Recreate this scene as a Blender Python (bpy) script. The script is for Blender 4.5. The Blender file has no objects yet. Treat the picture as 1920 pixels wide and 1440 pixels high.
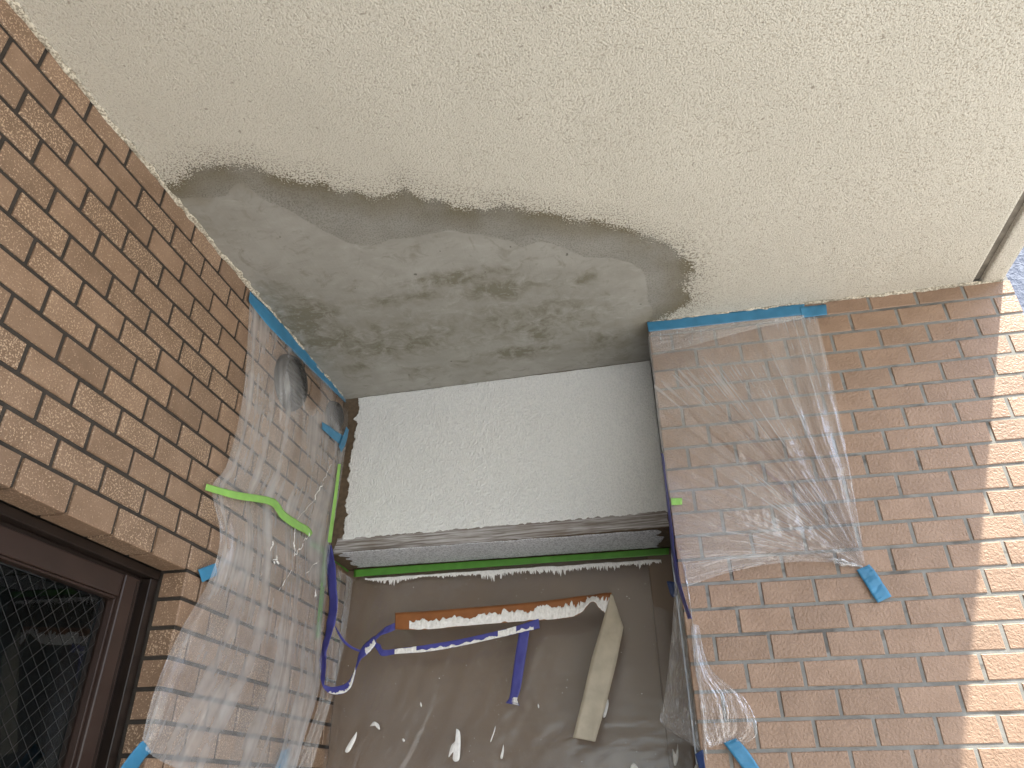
import bpy, math, random
import numpy as np
from mathutils import Matrix, Vector

# ------------------------------------------------------------------ camera, sky, sun, exposure
scene = bpy.context.scene
H = 2.5                                     # ceiling height above the floor
F_PX = 1366.34                              # focal length in photo pixels (photo 1920 x 1440)
YAW, PITCH, ROLL = 0.1929, 2.0914, -0.0107
CAM = np.array([0.8243, -0.5585, H - 1.0029])


def _rot(a, b, r):
    cz, sz, cx, sx, cr, sr = math.cos(a), math.sin(a), math.cos(b), math.sin(b), math.cos(r), math.sin(r)
    return (np.array([[cz, -sz, 0], [sz, cz, 0], [0, 0, 1]]) @ np.array([[1, 0, 0], [0, cx, -sx], [0, sx, cx]])
            @ np.array([[cr, -sr, 0], [sr, cr, 0], [0, 0, 1]]))


CAM_R = _rot(YAW, PITCH, ROLL)
cam_data = bpy.data.cameras.new("camera")
cam_data.sensor_width = 36.0
cam_data.lens = 36.0 * F_PX / 1920.0
cam_data.clip_start = 0.01
cam_data.clip_end = 2000.0
cam = bpy.data.objects.new("camera", cam_data)
scene.collection.objects.link(cam)
m4 = np.eye(4); m4[:3, :3] = CAM_R; m4[:3, 3] = CAM
cam.matrix_world = Matrix(m4.tolist())
scene.camera = cam

SUN_UP = Vector((0.380, -0.360, 1.0)).normalized()      # towards the sun
SUN_ELEV = math.asin(SUN_UP.z)
SUN_AZ = math.atan2(SUN_UP.x, SUN_UP.y)
world = bpy.data.worlds.new("World"); scene.world = world; world.use_nodes = True
wn = world.node_tree.nodes; wn.clear()
sky = wn.new("ShaderNodeTexSky"); sky.sky_type = 'NISHITA'; sky.sun_disc = False
sky.sun_elevation = SUN_ELEV; sky.sun_rotation = SUN_AZ
sky.air_density = 1.0; sky.dust_density = 2.5; sky.ozone_density = 0.6
bg = wn.new("ShaderNodeBackground"); bg.inputs[1].default_value = 0.15
wo = wn.new("ShaderNodeOutputWorld")
world.node_tree.links.new(sky.outputs[0], bg.inputs[0]); world.node_tree.links.new(bg.outputs[0], wo.inputs[0])

sun_data = bpy.data.lights.new("sun", 'SUN'); sun_data.energy = 4.3; sun_data.angle = math.radians(0.9)
sun_data.color = (1.0, 0.94, 0.81)
sun = bpy.data.objects.new("sun", sun_data); scene.collection.objects.link(sun)
sun.rotation_euler = SUN_UP.to_track_quat('Z', 'Y').to_euler(); sun.location = (4, -3, 8)

scene.view_settings.view_transform = 'Standard'
scene.view_settings.look = 'None'
scene.view_settings.exposure = 1.96
scene.view_settings.gamma = 1.0
scene.render.engine = 'CYCLES'
scene.cycles.max_bounces = 12
scene.cycles.diffuse_bounces = 6
scene.cycles.transparent_max_bounces = 24
scene.cycles.use_denoising = True
scene.cycles.caustics_reflective = False
scene.cycles.caustics_refractive = False
scene.cycles.sample_clamp_indirect = 6.0

# ------------------------------------------------------------------ helpers
COL = scene.collection
RNG = random.Random(7)
NR = np.random.RandomState(11)


def at(px, py, ax, c):
    """photo pixel -> point of the plane ax = c"""
    d = CAM_R @ np.array([(px - 960) / F_PX, -(py - 720) / F_PX, -1.0])
    i = 'xyz'.index(ax)
    return CAM + d * ((c - CAM[i]) / d[i])


def mesh(name, verts, faces, smooth=False):
    me = bpy.data.meshes.new(name)
    me.from_pydata([tuple(map(float, v)) for v in verts], [], [tuple(map(int, f)) for f in faces])
    if smooth:
        me.polygons.foreach_set("use_smooth", [True] * len(me.polygons))
    me.update()
    return me


def link(name, me, mat=None, parent=None, loc=(0, 0, 0)):
    o = bpy.data.objects.new(name, me)
    COL.objects.link(o)
    if mat is not None and me is not None and not me.materials:
        me.materials.append(mat)
    l = Vector(loc)
    if parent is not None:
        o.parent = parent
        base = Vector(parent.location); pp = parent.parent
        while pp is not None:
            base += Vector(pp.location); pp = pp.parent
        l = l - base
    o.location = l
    return o


def tag(o, label=None, cat=None, group=None, kind=None):
    for k, v in (("label", label), ("category", cat), ("group", group), ("kind", kind)):
        if v:
            o[k] = v
    return o


def thing(name, loc, label, cat, group=None):
    o = bpy.data.objects.new(name, None); o.empty_display_size = 0.05
    COL.objects.link(o); o.location = loc
    return tag(o, label, cat, group, "thing")


def box_vf(a, b):
    (x0, y0, z0), (x1, y1, z1) = a, b
    v = [(x0, y0, z0), (x1, y0, z0), (x1, y1, z0), (x0, y1, z0), (x0, y0, z1), (x1, y0, z1), (x1, y1, z1), (x0, y1, z1)]
    f = [(0, 3, 2, 1), (4, 5, 6, 7), (0, 1, 5, 4), (1, 2, 6, 5), (2, 3, 7, 6), (3, 0, 4, 7)]
    return v, f


def boxes(name, lst, mat, parent=None, bevel=0.0):
    V, Fc = [], []
    for a, b in lst:
        v, f = box_vf(a, b); n = len(V); V += v; Fc += [tuple(i + n for i in q) for q in f]
    c = np.array(V).mean(0)
    o = link(name, mesh(name, np.array(V) - c, Fc), mat, parent, c)
    if bevel:
        md = o.modifiers.new("bevel", 'BEVEL'); md.width = bevel; md.segments = 2; md.limit_method = 'ANGLE'
    return o


def smoothstep(t):
    return t * t * (3 - 2 * t)


def vnoise1(x, seed):
    r = np.random.RandomState(seed).uniform(-1, 1, 4096)
    i = np.floor(x).astype(int); t = smoothstep(x - i)
    return r[i % 4096] * (1 - t) + r[(i + 1) % 4096] * t


def vnoise2(x, y, seed):
    r = np.random.RandomState(seed).uniform(-1, 1, (256, 256))
    i = np.floor(x).astype(int); j = np.floor(y).astype(int); t = smoothstep(x - i); s = smoothstep(y - j)
    a = r[i % 256, j % 256] * (1 - t) + r[(i + 1) % 256, j % 256] * t
    b = r[i % 256, (j + 1) % 256] * (1 - t) + r[(i + 1) % 256, (j + 1) % 256] * t
    return a * (1 - s) + b * s


def fbm2(x, y, seed, n=4):
    s = 0; a = 1.0
    for k in range(n):
        s = s + a * vnoise2(x * 2 ** k, y * 2 ** k, seed + k); a *= 0.5
    return s


def crom(P, n):
    """Catmull-Rom resample of control rows P (m, ...) into n samples"""
    P = np.asarray(P, float); m = len(P)
    t = np.linspace(0, m - 1, n); i = np.minimum(t.astype(int), m - 2); u = (t - i).reshape((-1,) + (1,) * (P.ndim - 1))
    p0 = P[np.maximum(i - 1, 0)]; p1 = P[i]; p2 = P[i + 1]; p3 = P[np.minimum(i + 2, m - 1)]
    return 0.5 * (2 * p1 + (p2 - p0) * u + (2 * p0 - 5 * p1 + 4 * p2 - p3) * u ** 2 + (3 * p1 - p0 - 3 * p2 + p3) * u ** 3)


def grid_mesh(name, G, smooth=True, thick=0.0, keep=None):
    """G (nv, nu, 3) -> quad sheet with UVs"""
    nv, nu = G.shape[:2]
    V = G.reshape(-1, 3)
    idx = np.arange(nv * nu).reshape(nv, nu)
    F4 = np.stack([idx[:-1, :-1], idx[:-1, 1:], idx[1:, 1:], idx[1:, :-1]], -1).reshape(-1, 4)
    if keep is not None:
        kk = keep[:-1, :-1] & keep[:-1, 1:] & keep[1:, 1:] & keep[1:, :-1]
        F4 = F4[kk.reshape(-1)]
    me = bpy.data.meshes.new(name)
    me.vertices.add(len(V)); me.vertices.foreach_set("co", V.astype(np.float32).ravel())
    me.loops.add(F4.size); me.loops.foreach_set("vertex_index", F4.astype(np.int32).ravel())
    me.polygons.add(len(F4)); me.polygons.foreach_set("loop_start", np.arange(0, F4.size, 4, dtype=np.int32))
    me.polygons.foreach_set("loop_total", np.full(len(F4), 4, dtype=np.int32))
    me.update(calc_edges=True)
    if smooth:
        me.polygons.foreach_set("use_smooth", np.ones(len(F4), bool))
    uu, vv = np.meshgrid(np.linspace(0, 1, nu), np.linspace(0, 1, nv))
    uv = np.stack([uu, vv], -1).reshape(-1, 2)[F4.ravel()]
    l = me.uv_layers.new(name="UVMap"); l.data.foreach_set("uv", uv.astype(np.float32).ravel())
    me.validate(); me.update()
    return me


# ------------------------------------------------------------------ materials
def new_mat(name):
    m = bpy.data.materials.new(name); m.use_nodes = True
    nt = m.node_tree; nt.nodes.clear()
    out = nt.nodes.new("ShaderNodeOutputMaterial")
    return m, nt, out


def nd(nt, typ, **kw):
    n = nt.nodes.new(typ)
    ins = kw.pop("ins", {})
    for k, v in kw.items():
        setattr(n, k, v)
    for k, v in ins.items():
        if isinstance(v, bpy.types.NodeSocket):
            nt.links.new(v, n.inputs[k])
        else:
            n.inputs[k].default_value = v
    return n


def math_(nt, op, a, b=None, c=None, clamp=False):
    n = nt.nodes.new("ShaderNodeMath"); n.operation = op; n.use_clamp = clamp
    for i, v in enumerate((a, b, c)):
        if v is None:
            continue
        if isinstance(v, bpy.types.NodeSocket):
            nt.links.new(v, n.inputs[i])
        else:
            n.inputs[i].default_value = v
    return n.outputs[0]


def maprange(nt, v, a, b, c=0.0, d=1.0, smooth=False):
    n = nt.nodes.new("ShaderNodeMapRange"); n.clamp = True
    if smooth:
        n.interpolation_type = 'SMOOTHSTEP'
    nt.links.new(v, n.inputs[0])
    for i, x in enumerate((a, b, c, d)):
        n.inputs[i + 1].default_value = x
    return n.outputs[0]


def mixc(nt, f, a, b, blend='MIX'):
    n = nt.nodes.new("ShaderNodeMix"); n.data_type = 'RGBA'; n.blend_type = blend
    for i, v in ((0, f), (6, a), (7, b)):
        if isinstance(v, bpy.types.NodeSocket):
            nt.links.new(v, n.inputs[i])
        else:
            n.inputs[i].default_value = (v + (1,)) if isinstance(v, tuple) and len(v) == 3 else v
    return n.outputs[2]


def noise(nt, vec, scale, detail=2.0, rough=0.5, dist=0.0, dim='3D'):
    n = nt.nodes.new("ShaderNodeTexNoise"); n.noise_dimensions = dim
    if vec is not None:
        nt.links.new(vec, n.inputs["Vector"])
    n.inputs["Scale"].default_value = scale; n.inputs["Detail"].default_value = detail
    n.inputs["Roughness"].default_value = rough; n.inputs["Distortion"].default_value = dist
    return n.outputs[0]


def vscale(nt, vec, s):
    n = nt.nodes.new("ShaderNodeVectorMath"); n.operation = 'MULTIPLY'
    nt.links.new(vec, n.inputs[0]); n.inputs[1].default_value = s
    return n.outputs[0]


def pos(nt):
    return nt.nodes.new("ShaderNodeNewGeometry").outputs["Position"]


def bump(nt, h, strength, dist, normal=None):
    n = nt.nodes.new("ShaderNodeBump"); n.inputs["Strength"].default_value = strength; n.inputs["Distance"].default_value = dist
    nt.links.new(h, n.inputs["Height"])
    if normal is not None:
        nt.links.new(normal, n.inputs["Normal"])
    return n.outputs[0]


def princ(nt, out, color, rough, normal=None, spec=0.5, metal=0.0, sheen=None):
    n = nt.nodes.new("ShaderNodeBsdfPrincipled")
    for k, v in (("Base Color", color), ("Roughness", rough), ("Specular IOR Level", spec), ("Metallic", metal)):
        if isinstance(v, bpy.types.NodeSocket):
            nt.links.new(v, n.inputs[k])
        else:
            n.inputs[k].default_value = (v + (1,)) if isinstance(v, tuple) and len(v) == 3 else v
    if normal is not None:
        nt.links.new(normal, n.inputs["Normal"])
    if out is not None:
        nt.links.new(n.outputs[0], out.inputs[0])
    return n


def simple(name, color, rough=0.6, spec=0.5, var=0.12, scale=60, bstr=0.2, bdist=0.001, bscale=150, metal=0.0):
    m, nt, out = new_mat(name); p = pos(nt)
    f = noise(nt, p, scale, 3)
    lo = tuple(max(0, c * (1 - var)) for c in color); hi = tuple(min(1, c * (1 + var)) for c in color)
    c = mixc(nt, maprange(nt, f, 0.3, 0.7), lo, hi)
    nrm = bump(nt, noise(nt, p, bscale, 3), bstr, bdist)
    princ(nt, out, c, rough, nrm, spec, metal)
    return m


def tile_mat(name, dark, lite, speck, relief, rscale, rough, speck_amt, var=0.26, odd=0.5):
    m, nt, out = new_mat(name); p = pos(nt)
    rnd = nt.nodes.new("ShaderNodeObjectInfo").outputs["Random"]
    rnd2 = math_(nt, 'FRACT', math_(nt, 'MULTIPLY', rnd, 17.31))
    broad = noise(nt, p, 22, 3)
    base = mixc(nt, maprange(nt, broad, 0.3, 0.7), dark, lite)
    v = math_(nt, 'MULTIPLY_ADD', rnd, var, 1.0 - var / 2)
    base = mixc(nt, 1.0, base, nd(nt, "ShaderNodeCombineColor", ins={0: v, 1: v, 2: v}).outputs[0], 'MULTIPLY')
    base = mixc(nt, math_(nt, 'MULTIPLY', math_(nt, 'GREATER_THAN', rnd2, 0.86), odd), base, tuple(c * 0.62 for c in dark))
    # fire flashing: fine pale speckles, denser on some tiles
    sp = noise(nt, p, 330, 2.5, 0.65)
    patch = noise(nt, p, 35, 2)
    thr = math_(nt, 'SUBTRACT', 0.66, math_(nt, 'MULTIPLY', math_(nt, 'ADD', rnd2, patch), 0.09))
    mask = math_(nt, 'MULTIPLY', math_(nt, 'SUBTRACT', sp, thr), 14.0, clamp=True)
    base = mixc(nt, math_(nt, 'MULTIPLY', mask, speck_amt), base, speck)
    sp2 = noise(nt, p, 260, 2)
    base = mixc(nt, maprange(nt, sp2, 0.62, 0.72, 0, 0.35), base, tuple(c * 0.5 for c in dark))
    h1 = noise(nt, p, rscale, 2.0, 0.55, 0.6)
    h2 = noise(nt, p, 420, 2)
    n1 = bump(nt, h1, relief, 0.004)
    n2 = bump(nt, h2, 0.25, 0.0008, n1)
    princ(nt, out, base, math_(nt, 'MULTIPLY_ADD', sp2, 0.25, rough - 0.12), n2, 0.5)
    return m


M_TILE_L = tile_mat("tile_speckled", (0.196, 0.125, 0.080), (0.258, 0.170, 0.113), (0.58, 0.43, 0.30), 0.18, 140, 0.42, 0.8)
M_TILE_R = tile_mat("tile_relief", (0.228, 0.148, 0.099), (0.280, 0.187, 0.129), (0.50, 0.36, 0.25), 0.5, 200, 0.48, 0.12, 0.13, 0.12)


def grout_mat(name, col, dirt, amt):
    m, nt, out = new_mat(name); p = pos(nt)
    a = noise(nt, p, 40, 4); b = noise(nt, vscale(nt, p, (12, 12, 40)), 1.0, 4)
    c = mixc(nt, maprange(nt, a, 0.3, 0.7), tuple(x * 0.8 for x in col), tuple(x * 1.15 for x in col))
    c = mixc(nt, maprange(nt, b, 0.58, 0.66, 0, amt), c, dirt)
    princ(nt, out, c, 0.9, bump(nt, noise(nt, p, 500, 3), 0.5, 0.001), 0.2)
    return m


M_GROUT_L = grout_mat("grout_dark", (0.050, 0.043, 0.037), (0.03, 0.028, 0.025), 0.5)
M_GROUT_R = grout_mat("grout_grey", (0.205, 0.205, 0.195), (0.065, 0.06, 0.055), 0.6)


def ceiling_mat():
    m, nt, out = new_mat("ceiling_coating"); p = pos(nt)
    rep = nd(nt, "ShaderNodeAttribute", attribute_name="repair").outputs["Fac"]
    skim = nd(nt, "ShaderNodeAttribute", attribute_name="skim").outputs["Fac"]
    oliv = nd(nt, "ShaderNodeAttribute", attribute_name="stain").outputs["Fac"]
    # sprayed stipple
    st = noise(nt, p, 300, 2.0, 0.5, 0.3)
    st2 = noise(nt, p, 600, 2, 0.5)
    sph = math_(nt, 'ADD', math_(nt, 'MULTIPLY', st, 0.75), math_(nt, 'MULTIPLY', st2, 0.25))
    wide = noise(nt, p, 2.2, 4, 0.6)
    cream = mixc(nt, maprange(nt, wide, 0.3, 0.7), (0.590, 0.566, 0.492), (0.638, 0.612, 0.534))
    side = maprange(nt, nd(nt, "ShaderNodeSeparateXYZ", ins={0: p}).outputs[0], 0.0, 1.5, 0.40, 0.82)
    pit = math_(nt, 'MULTIPLY', maprange(nt, sph, 0.475, 0.38), side)  # dirt in the pits, deepened in colour to carry the stipple's shading
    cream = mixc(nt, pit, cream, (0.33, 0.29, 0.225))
    dots = noise(nt, p, 75, 1.5, 0.5)
    cream = mixc(nt, maprange(nt, dots, 0.73, 0.77, 0, 0.6), cream, (0.2, 0.17, 0.13))
    # mortar patch
    g1 = noise(nt, p, 7, 5, 0.62, 0.4); g2 = noise(nt, vscale(nt, p, (11, 17, 1)), 1.0, 6, 0.66, 0.8); g3 = noise(nt, p, 34, 4, 0.6)
    mort = mixc(nt, maprange(nt, g1, 0.32, 0.68), (0.262, 0.255, 0.226), (0.335, 0.328, 0.298))
    mort = mixc(nt, maprange(nt, st, 0.52, 0.38, 0, 0.42), mort, (0.12, 0.115, 0.09))
    sk = maprange(nt, math_(nt, 'ADD', skim, math_(nt, 'MULTIPLY', math_(nt, 'SUBTRACT', g3, 0.5), 0.012)), -0.0015, 0.002)
    skc = mixc(nt, maprange(nt, g2, 0.3, 0.7), (0.27, 0.262, 0.232), (0.335, 0.328, 0.30))
    skc = mixc(nt, maprange(nt, g1, 0.48, 0.74, 0, 0.6), skc, (0.385, 0.38, 0.355))
    ol = math_(nt, 'MULTIPLY', oliv, maprange(nt, math_(nt, 'ADD', g2, math_(nt, 'MULTIPLY', g3, 0.35)), 0.35, 0.9))
    brk = noise(nt, p, 26, 6, 0.7, 0.8)
    ol = math_(nt, 'MULTIPLY', ol, maprange(nt, brk, 0.36, 0.62, 0.15, 1.35))
    skc = mixc(nt, maprange(nt, ol, 0.03, 0.38, 0, 0.85), skc, (0.155, 0.145, 0.105))
    mt = noise(nt, p, 19, 7, 0.68, 0.9); mt2 = noise(nt, vscale(nt, p, (22, 48, 1)), 1.0, 6, 0.7, 0.6)
    skc = mixc(nt, maprange(nt, mt, 0.55, 0.70, 0, 0.6), skc, (0.165, 0.155, 0.115))
    skc = mixc(nt, maprange(nt, mt2, 0.56, 0.70, 0, 0.45), skc, (0.40, 0.40, 0.375))
    skc = mixc(nt, maprange(nt, mt2, 0.42, 0.30, 0, 0.35), skc, (0.215, 0.205, 0.175))
    fleck = noise(nt, p, 120, 2)
    skc = mixc(nt, math_(nt, 'MULTIPLY', maprange(nt, fleck, 0.62, 0.7), maprange(nt, ol, 0.1, 0.4, 0.05, 0.5)), skc, (0.36, 0.35, 0.31))
    skc = mixc(nt, maprange(nt, noise(nt, p, 46, 1.5), 0.755, 0.775, 0, 0.75), skc, (0.08, 0.075, 0.06))
    mort = mixc(nt, sk, mort, skc)
    rim = math_(nt, 'MULTIPLY', maprange(nt, rep, 0.075, 0.005), maprange(nt, noise(nt, p, 9, 4), 0.30, 0.56))
    mort = mixc(nt, math_(nt, 'MULTIPLY', rim, 0.8), mort, (0.155, 0.13, 0.075))
    # ragged edge: the coat breaks up into islands
    e = math_(nt, 'ADD', rep, math_(nt, 'MULTIPLY', math_(nt, 'SUBTRACT', noise(nt, p, 24, 4, 0.6), 0.5), 0.046))
    e = math_(nt, 'ADD', e, math_(nt, 'MULTIPLY', math_(nt, 'SUBTRACT', 0.5, sph), 0.095))
    mask = maprange(nt, e, -0.0008, 0.0012)
    near = maprange(nt, rep, -0.06, -0.005)
    cream = mixc(nt, math_(nt, 'MULTIPLY', near, maprange(nt, sph, 0.50, 0.42, 0, 0.75)), cream, (0.13, 0.115, 0.08))
    col = mixc(nt, mask, cream, mort)
    hs = math_(nt, 'MULTIPLY', math_(nt, 'SUBTRACT', 1.0, math_(nt, 'MULTIPLY', mask, sk)), sph)
    hs = math_(nt, 'SUBTRACT', hs, math_(nt, 'MULTIPLY', mask, 0.22))
    hs = math_(nt, 'ADD', hs, math_(nt, 'MULTIPLY', math_(nt, 'MULTIPLY', sk, mask), 0.49))
    tr = noise(nt, vscale(nt, p, (160, 14, 1)), 1.0, 3, 0.6, 0.8)
    hs = math_(nt, 'ADD', hs, math_(nt, 'MULTIPLY', math_(nt, 'MULTIPLY', sk, mask), math_(nt, 'MULTIPLY', tr, 0.10)))
    nrm = bump(nt, hs, 1.0, 0.0040)
    princ(nt, out, col, 0.85, nrm, 0.25)
    return m


M_CEIL = ceiling_mat()


def bead_mat():
    m, nt, out = new_mat("bead_cream"); p = pos(nt)
    s = noise(nt, p, 230, 3, 0.6); w = noise(nt, p, 12, 3)
    c = mixc(nt, maprange(nt, s, 0.56, 0.42), (0.66, 0.61, 0.50), (0.30, 0.27, 0.21))
    c = mixc(nt, maprange(nt, w, 0.5, 0.65, 0, 0.4), c, (0.22, 0.20, 0.16))
    princ(nt, out, c, 0.8, bump(nt, s, 0.9, 0.004), 0.3)
    return m


M_BEAD = bead_mat()


def coat_mat(name, lo, hi, sc, strength, dist):
    m, nt, out = new_mat(name); p = pos(nt)
    h = noise(nt, vscale(nt, p, (1.25, 1.0, 0.8)), sc, 2, 0.5, 0.5)
    w = noise(nt, p, 5, 4)
    c = mixc(nt, maprange(nt, h, 0.55, 0.38), hi, lo)
    c = mixc(nt, maprange(nt, w, 0.35, 0.65, 0, 0.25), c, lo)
    princ(nt, out, c, 0.5, bump(nt, h, strength, dist), 0.4)
    return m


M_WHITE = coat_mat("white_roller_coat", (0.675, 0.70, 0.705), (0.765, 0.785, 0.785), 225, 1.0, 0.005)
M_PRIMER = coat_mat("primer_thin", (0.34, 0.355, 0.395), (0.66, 0.68, 0.72), 210, 0.4, 0.002)
M_PAINT = coat_mat("white_paint", (0.74, 0.74, 0.73), (0.84, 0.84, 0.83), 160, 0.7, 0.004)


def streak_mat():
    m, nt, out = new_mat("brushed_mortar"); p = pos(nt)
    s = noise(nt, vscale(nt, p, (7, 150, 260)), 1.0, 4, 0.6)
    c = mixc(nt, maprange(nt, s, 0.40, 0.62), (0.17, 0.15, 0.135), (0.45, 0.445, 0.45))
    w = noise(nt, p, 9, 3)
    c = mixc(nt, maprange(nt, w, 0.5, 0.65, 0, 0.4), c, (0.15, 0.115, 0.09))
    princ(nt, out, c, 0.75, bump(nt, s, 0.15, 0.002), 0.3)
    return m


M_STREAK = streak_mat()
M_BEAM = simple("bare_brown_edge", (0.105, 0.078, 0.052), 0.75, 0.3, 0.25, 90, 0.4, 0.002)
M_PANEL = simple("brown_panel", (0.162, 0.118, 0.084), 0.45, 0.4, 0.06, 9, 0.05, 0.0005)
M_FRAME = simple("bronze_frame", (0.015, 0.0100, 0.0080), 0.32, 0.5, 0.12, 20, 0.06, 0.0003, 600)
M_SASH = simple("bronze_sash", (0.034, 0.0205, 0.0165), 0.30, 0.5, 0.12, 20, 0.06, 0.0003, 600)
M_GAP_SHADE = simple("gap_shade_black", (0.010, 0.010, 0.010), 0.5, 0.4)
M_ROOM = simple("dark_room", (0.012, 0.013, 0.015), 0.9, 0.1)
M_WIRE = simple("wire_steel", (0.05, 0.05, 0.05), 0.6, 0.2, 0.1)
M_FLOOR = simple("concrete_floor", (0.36, 0.36, 0.355), 0.85, 0.2, 0.2, 3, 0.3, 0.004, 40)
M_VENT = simple("vent_plastic", (0.030, 0.028, 0.026), 0.65, 0.2)
M_VENT_D = simple("vent_dark", (0.007, 0.007, 0.007), 0.6, 0.3)
M_WALL = simple("building_body", (0.45, 0.42, 0.37), 0.85, 0.2, 0.1, 5)


def tape_mat(name, col, rough=0.42, trans=0.18):
    m, nt, out = new_mat(name); p = pos(nt)
    w = noise(nt, p, 30, 3); cr = noise(nt, vscale(nt, p, (260, 260, 260)), 1.0, 2)
    c = mixc(nt, maprange(nt, w, 0.3, 0.7), tuple(x * 0.86 for x in col), tuple(min(1, x * 1.12) for x in col))
    b = princ(nt, None, c, rough, bump(nt, math_(nt, 'ADD', math_(nt, 'MULTIPLY', w, 3.0), math_(nt, 'MULTIPLY', cr, 0.12)), 0.35, 0.002), 0.45)
    t = nd(nt, "ShaderNodeBsdfTranslucent", ins={0: c})
    mx = nd(nt, "ShaderNodeMixShader", ins={0: trans, 1: b.outputs[0], 2: t.outputs[0]})
    nt.links.new(mx.outputs[0], out.inputs[0])
    return m


M_BLUE = tape_mat("tape_blue", (0.050, 0.22, 0.385))
M_GREEN = tape_mat("tape_green", (0.29, 0.56, 0.13))
M_GREEN_D = tape_mat("tape_green_deep", (0.10, 0.30, 0.045))
M_PURPLE = tape_mat("tape_violet", (0.082, 0.086, 0.37), 0.4, 0.3)
M_NAVY = tape_mat("tape_navy", (0.03, 0.055, 0.16))
M_ORANGE = tape_mat("tape_brown_back", (0.30, 0.115, 0.038))
M_TAN = tape_mat("tape_tan_face", (0.46, 0.41, 0.32), 0.5, 0.1)


def film_mat(name, haze, gloss, rough, uvs, bstr, bdist, specks=0.0, crinkle=0.22, cap=0.14, contact=(), tint=(0.93, 0.95, 0.98)):
    m, nt, out = new_mat(name)
    uv = nt.nodes.new("ShaderNodeTexCoord").outputs["UV"]; p = pos(nt)
    f1 = noise(nt, vscale(nt, uv, uvs), 1.0, 2.5, 0.5, 0.5)
    f2 = noise(nt, p, 70, 2, 0.5, 0.4)
    ridge = math_(nt, 'ABSOLUTE', math_(nt, 'SUBTRACT', f1, 0.5))
    h = math_(nt, 'ADD', math_(nt, 'MULTIPLY', ridge, 1.6), math_(nt, 'MULTIPLY', f2, crinkle))
    nrm = bump(nt, h, bstr, bdist)
    tr = nd(nt, "ShaderNodeBsdfTransparent", ins={0: (0.97, 0.97, 0.97, 1)})
    df = nd(nt, "ShaderNodeBsdfDiffuse", ins={0: tint + (1,), "Normal": nrm})
    tl = nd(nt, "ShaderNodeBsdfTranslucent", ins={0: tint + (1,), "Normal": nrm})
    d2 = nd(nt, "ShaderNodeMixShader", ins={0: 0.4, 1: df.outputs[0], 2: tl.outputs[0]})
    gl = nd(nt, "ShaderNodeBsdfGlossy", ins={0: (1, 1, 1, 1), 1: rough, "Normal": nrm})
    clear = noise(nt, p, 7, 4, 0.6)
    streak = noise(nt, vscale(nt, uv, (uvs[0] * 2.2, uvs[1] * 0.25, 1)), 1.0, 2.5, 0.5, 0.3)
    hz = math_(nt, 'MULTIPLY', math_(nt, 'MULTIPLY', maprange(nt, streak, 0.38, 0.72, 0.75, 1.6), haze), maprange(nt, clear, 0.35, 0.65, 0.55, 1.3))
    for c_ in contact:                      # no fog where the film lies tight on a vent cap
        dn = nd(nt, "ShaderNodeVectorMath", operation='DISTANCE', ins={0: p, 1: c_})
        hz = math_(nt, 'MULTIPLY', hz, maprange(nt, dn.outputs["Value"], 0.060, 0.085, 0.1, 1.0))
    a = nd(nt, "ShaderNodeMixShader", ins={0: hz, 1: tr.outputs[0], 2: d2.outputs[0]})
    fr = nd(nt, "ShaderNodeFresnel", ins={0: 1.45}).outputs[0]
    b = nd(nt, "ShaderNodeMixShader", ins={0: math_(nt, 'MINIMUM', math_(nt, 'MULTIPLY', fr, gloss), cap), 1: a.outputs[0], 2: gl.outputs[0]})
    last = b
    if specks:
        v = nd(nt, "ShaderNodeTexVoronoi", ins={"Vector": p, "Scale": 95.0, "Randomness": 1.0})
        sz = maprange(nt, noise(nt, p, 31, 2), 0.40, 0.75, 0.0, specks)
        mk = math_(nt, 'LESS_THAN', v.outputs["Distance"], sz)
        pw = nd(nt, "ShaderNodeBsdfDiffuse", ins={0: (0.82, 0.82, 0.80, 1)})
        last = nd(nt, "ShaderNodeMixShader", ins={0: mk, 1: b.outputs[0], 2: pw.outputs[0]})
    nt.links.new(last.outputs[0], out.inputs[0])
    return m


M_FILM_L = film_mat("film_left", 0.27, 0.9, 0.18, (9, 1.8, 1), 0.28, 0.004, 0.02, 0.22, 0.065, contact=((0.05, 0.845, H - 0.115), (0.05, 1.07, H - 0.075)))
M_FILM_R = film_mat("film_right", 0.20, 2.2, 0.15, (46, 5, 1), 0.40, 0.004, 0.0, 0.32, 0.24)
M_FILM_B = film_mat("film_back", 0.075, 1.4, 0.2, (9, 6, 1), 0.22, 0.005, 0.10, 0.22, 0.13)
M_FILM_S = film_mat("film_scrap", 0.13, 1.8, 0.13, (14, 5, 1), 0.32, 0.004, 0.0, 0.22, 0.34)


def sheet_mat():
    m, nt, out = new_mat("blue_mesh_sheet"); p = pos(nt)
    s = noise(nt, p, 42, 3, 0.55, 0.5)
    c = mixc(nt, maprange(nt, s, 0.48, 0.66), (0.105, 0.120, 0.160), (0.17, 0.19, 0.235))
    princ(nt, out, c, 0.8, bump(nt, s, 0.5, 0.03), 0.2)
    return m


M_SHEET = sheet_mat()


def glass_mat():
    m, nt, out = new_mat("wired_glass")
    tr = nd(nt, "ShaderNodeBsdfTransparent", ins={0: (0.86, 0.90, 0.90, 1)})
    gl = nd(nt, "ShaderNodeBsdfGlossy", ins={0: (1, 1, 1, 1), 1: 0.02})
    fr = nd(nt, "ShaderNodeFresnel", ins={0: 1.5}).outputs[0]
    mx = nd(nt, "ShaderNodeMixShader", ins={0: math_(nt, 'MULTIPLY', fr, math_(nt, 'SUBTRACT', 0.9, math_(nt, 'MULTIPLY', nt.nodes.new("ShaderNodeNewGeometry").outputs["Backfacing"], 0.9)), clamp=True), 1: tr.outputs[0], 2: gl.outputs[0]})
    nt.links.new(mx.outputs[0], out.inputs[0])
    return m


M_GLASS = glass_mat()

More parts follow.
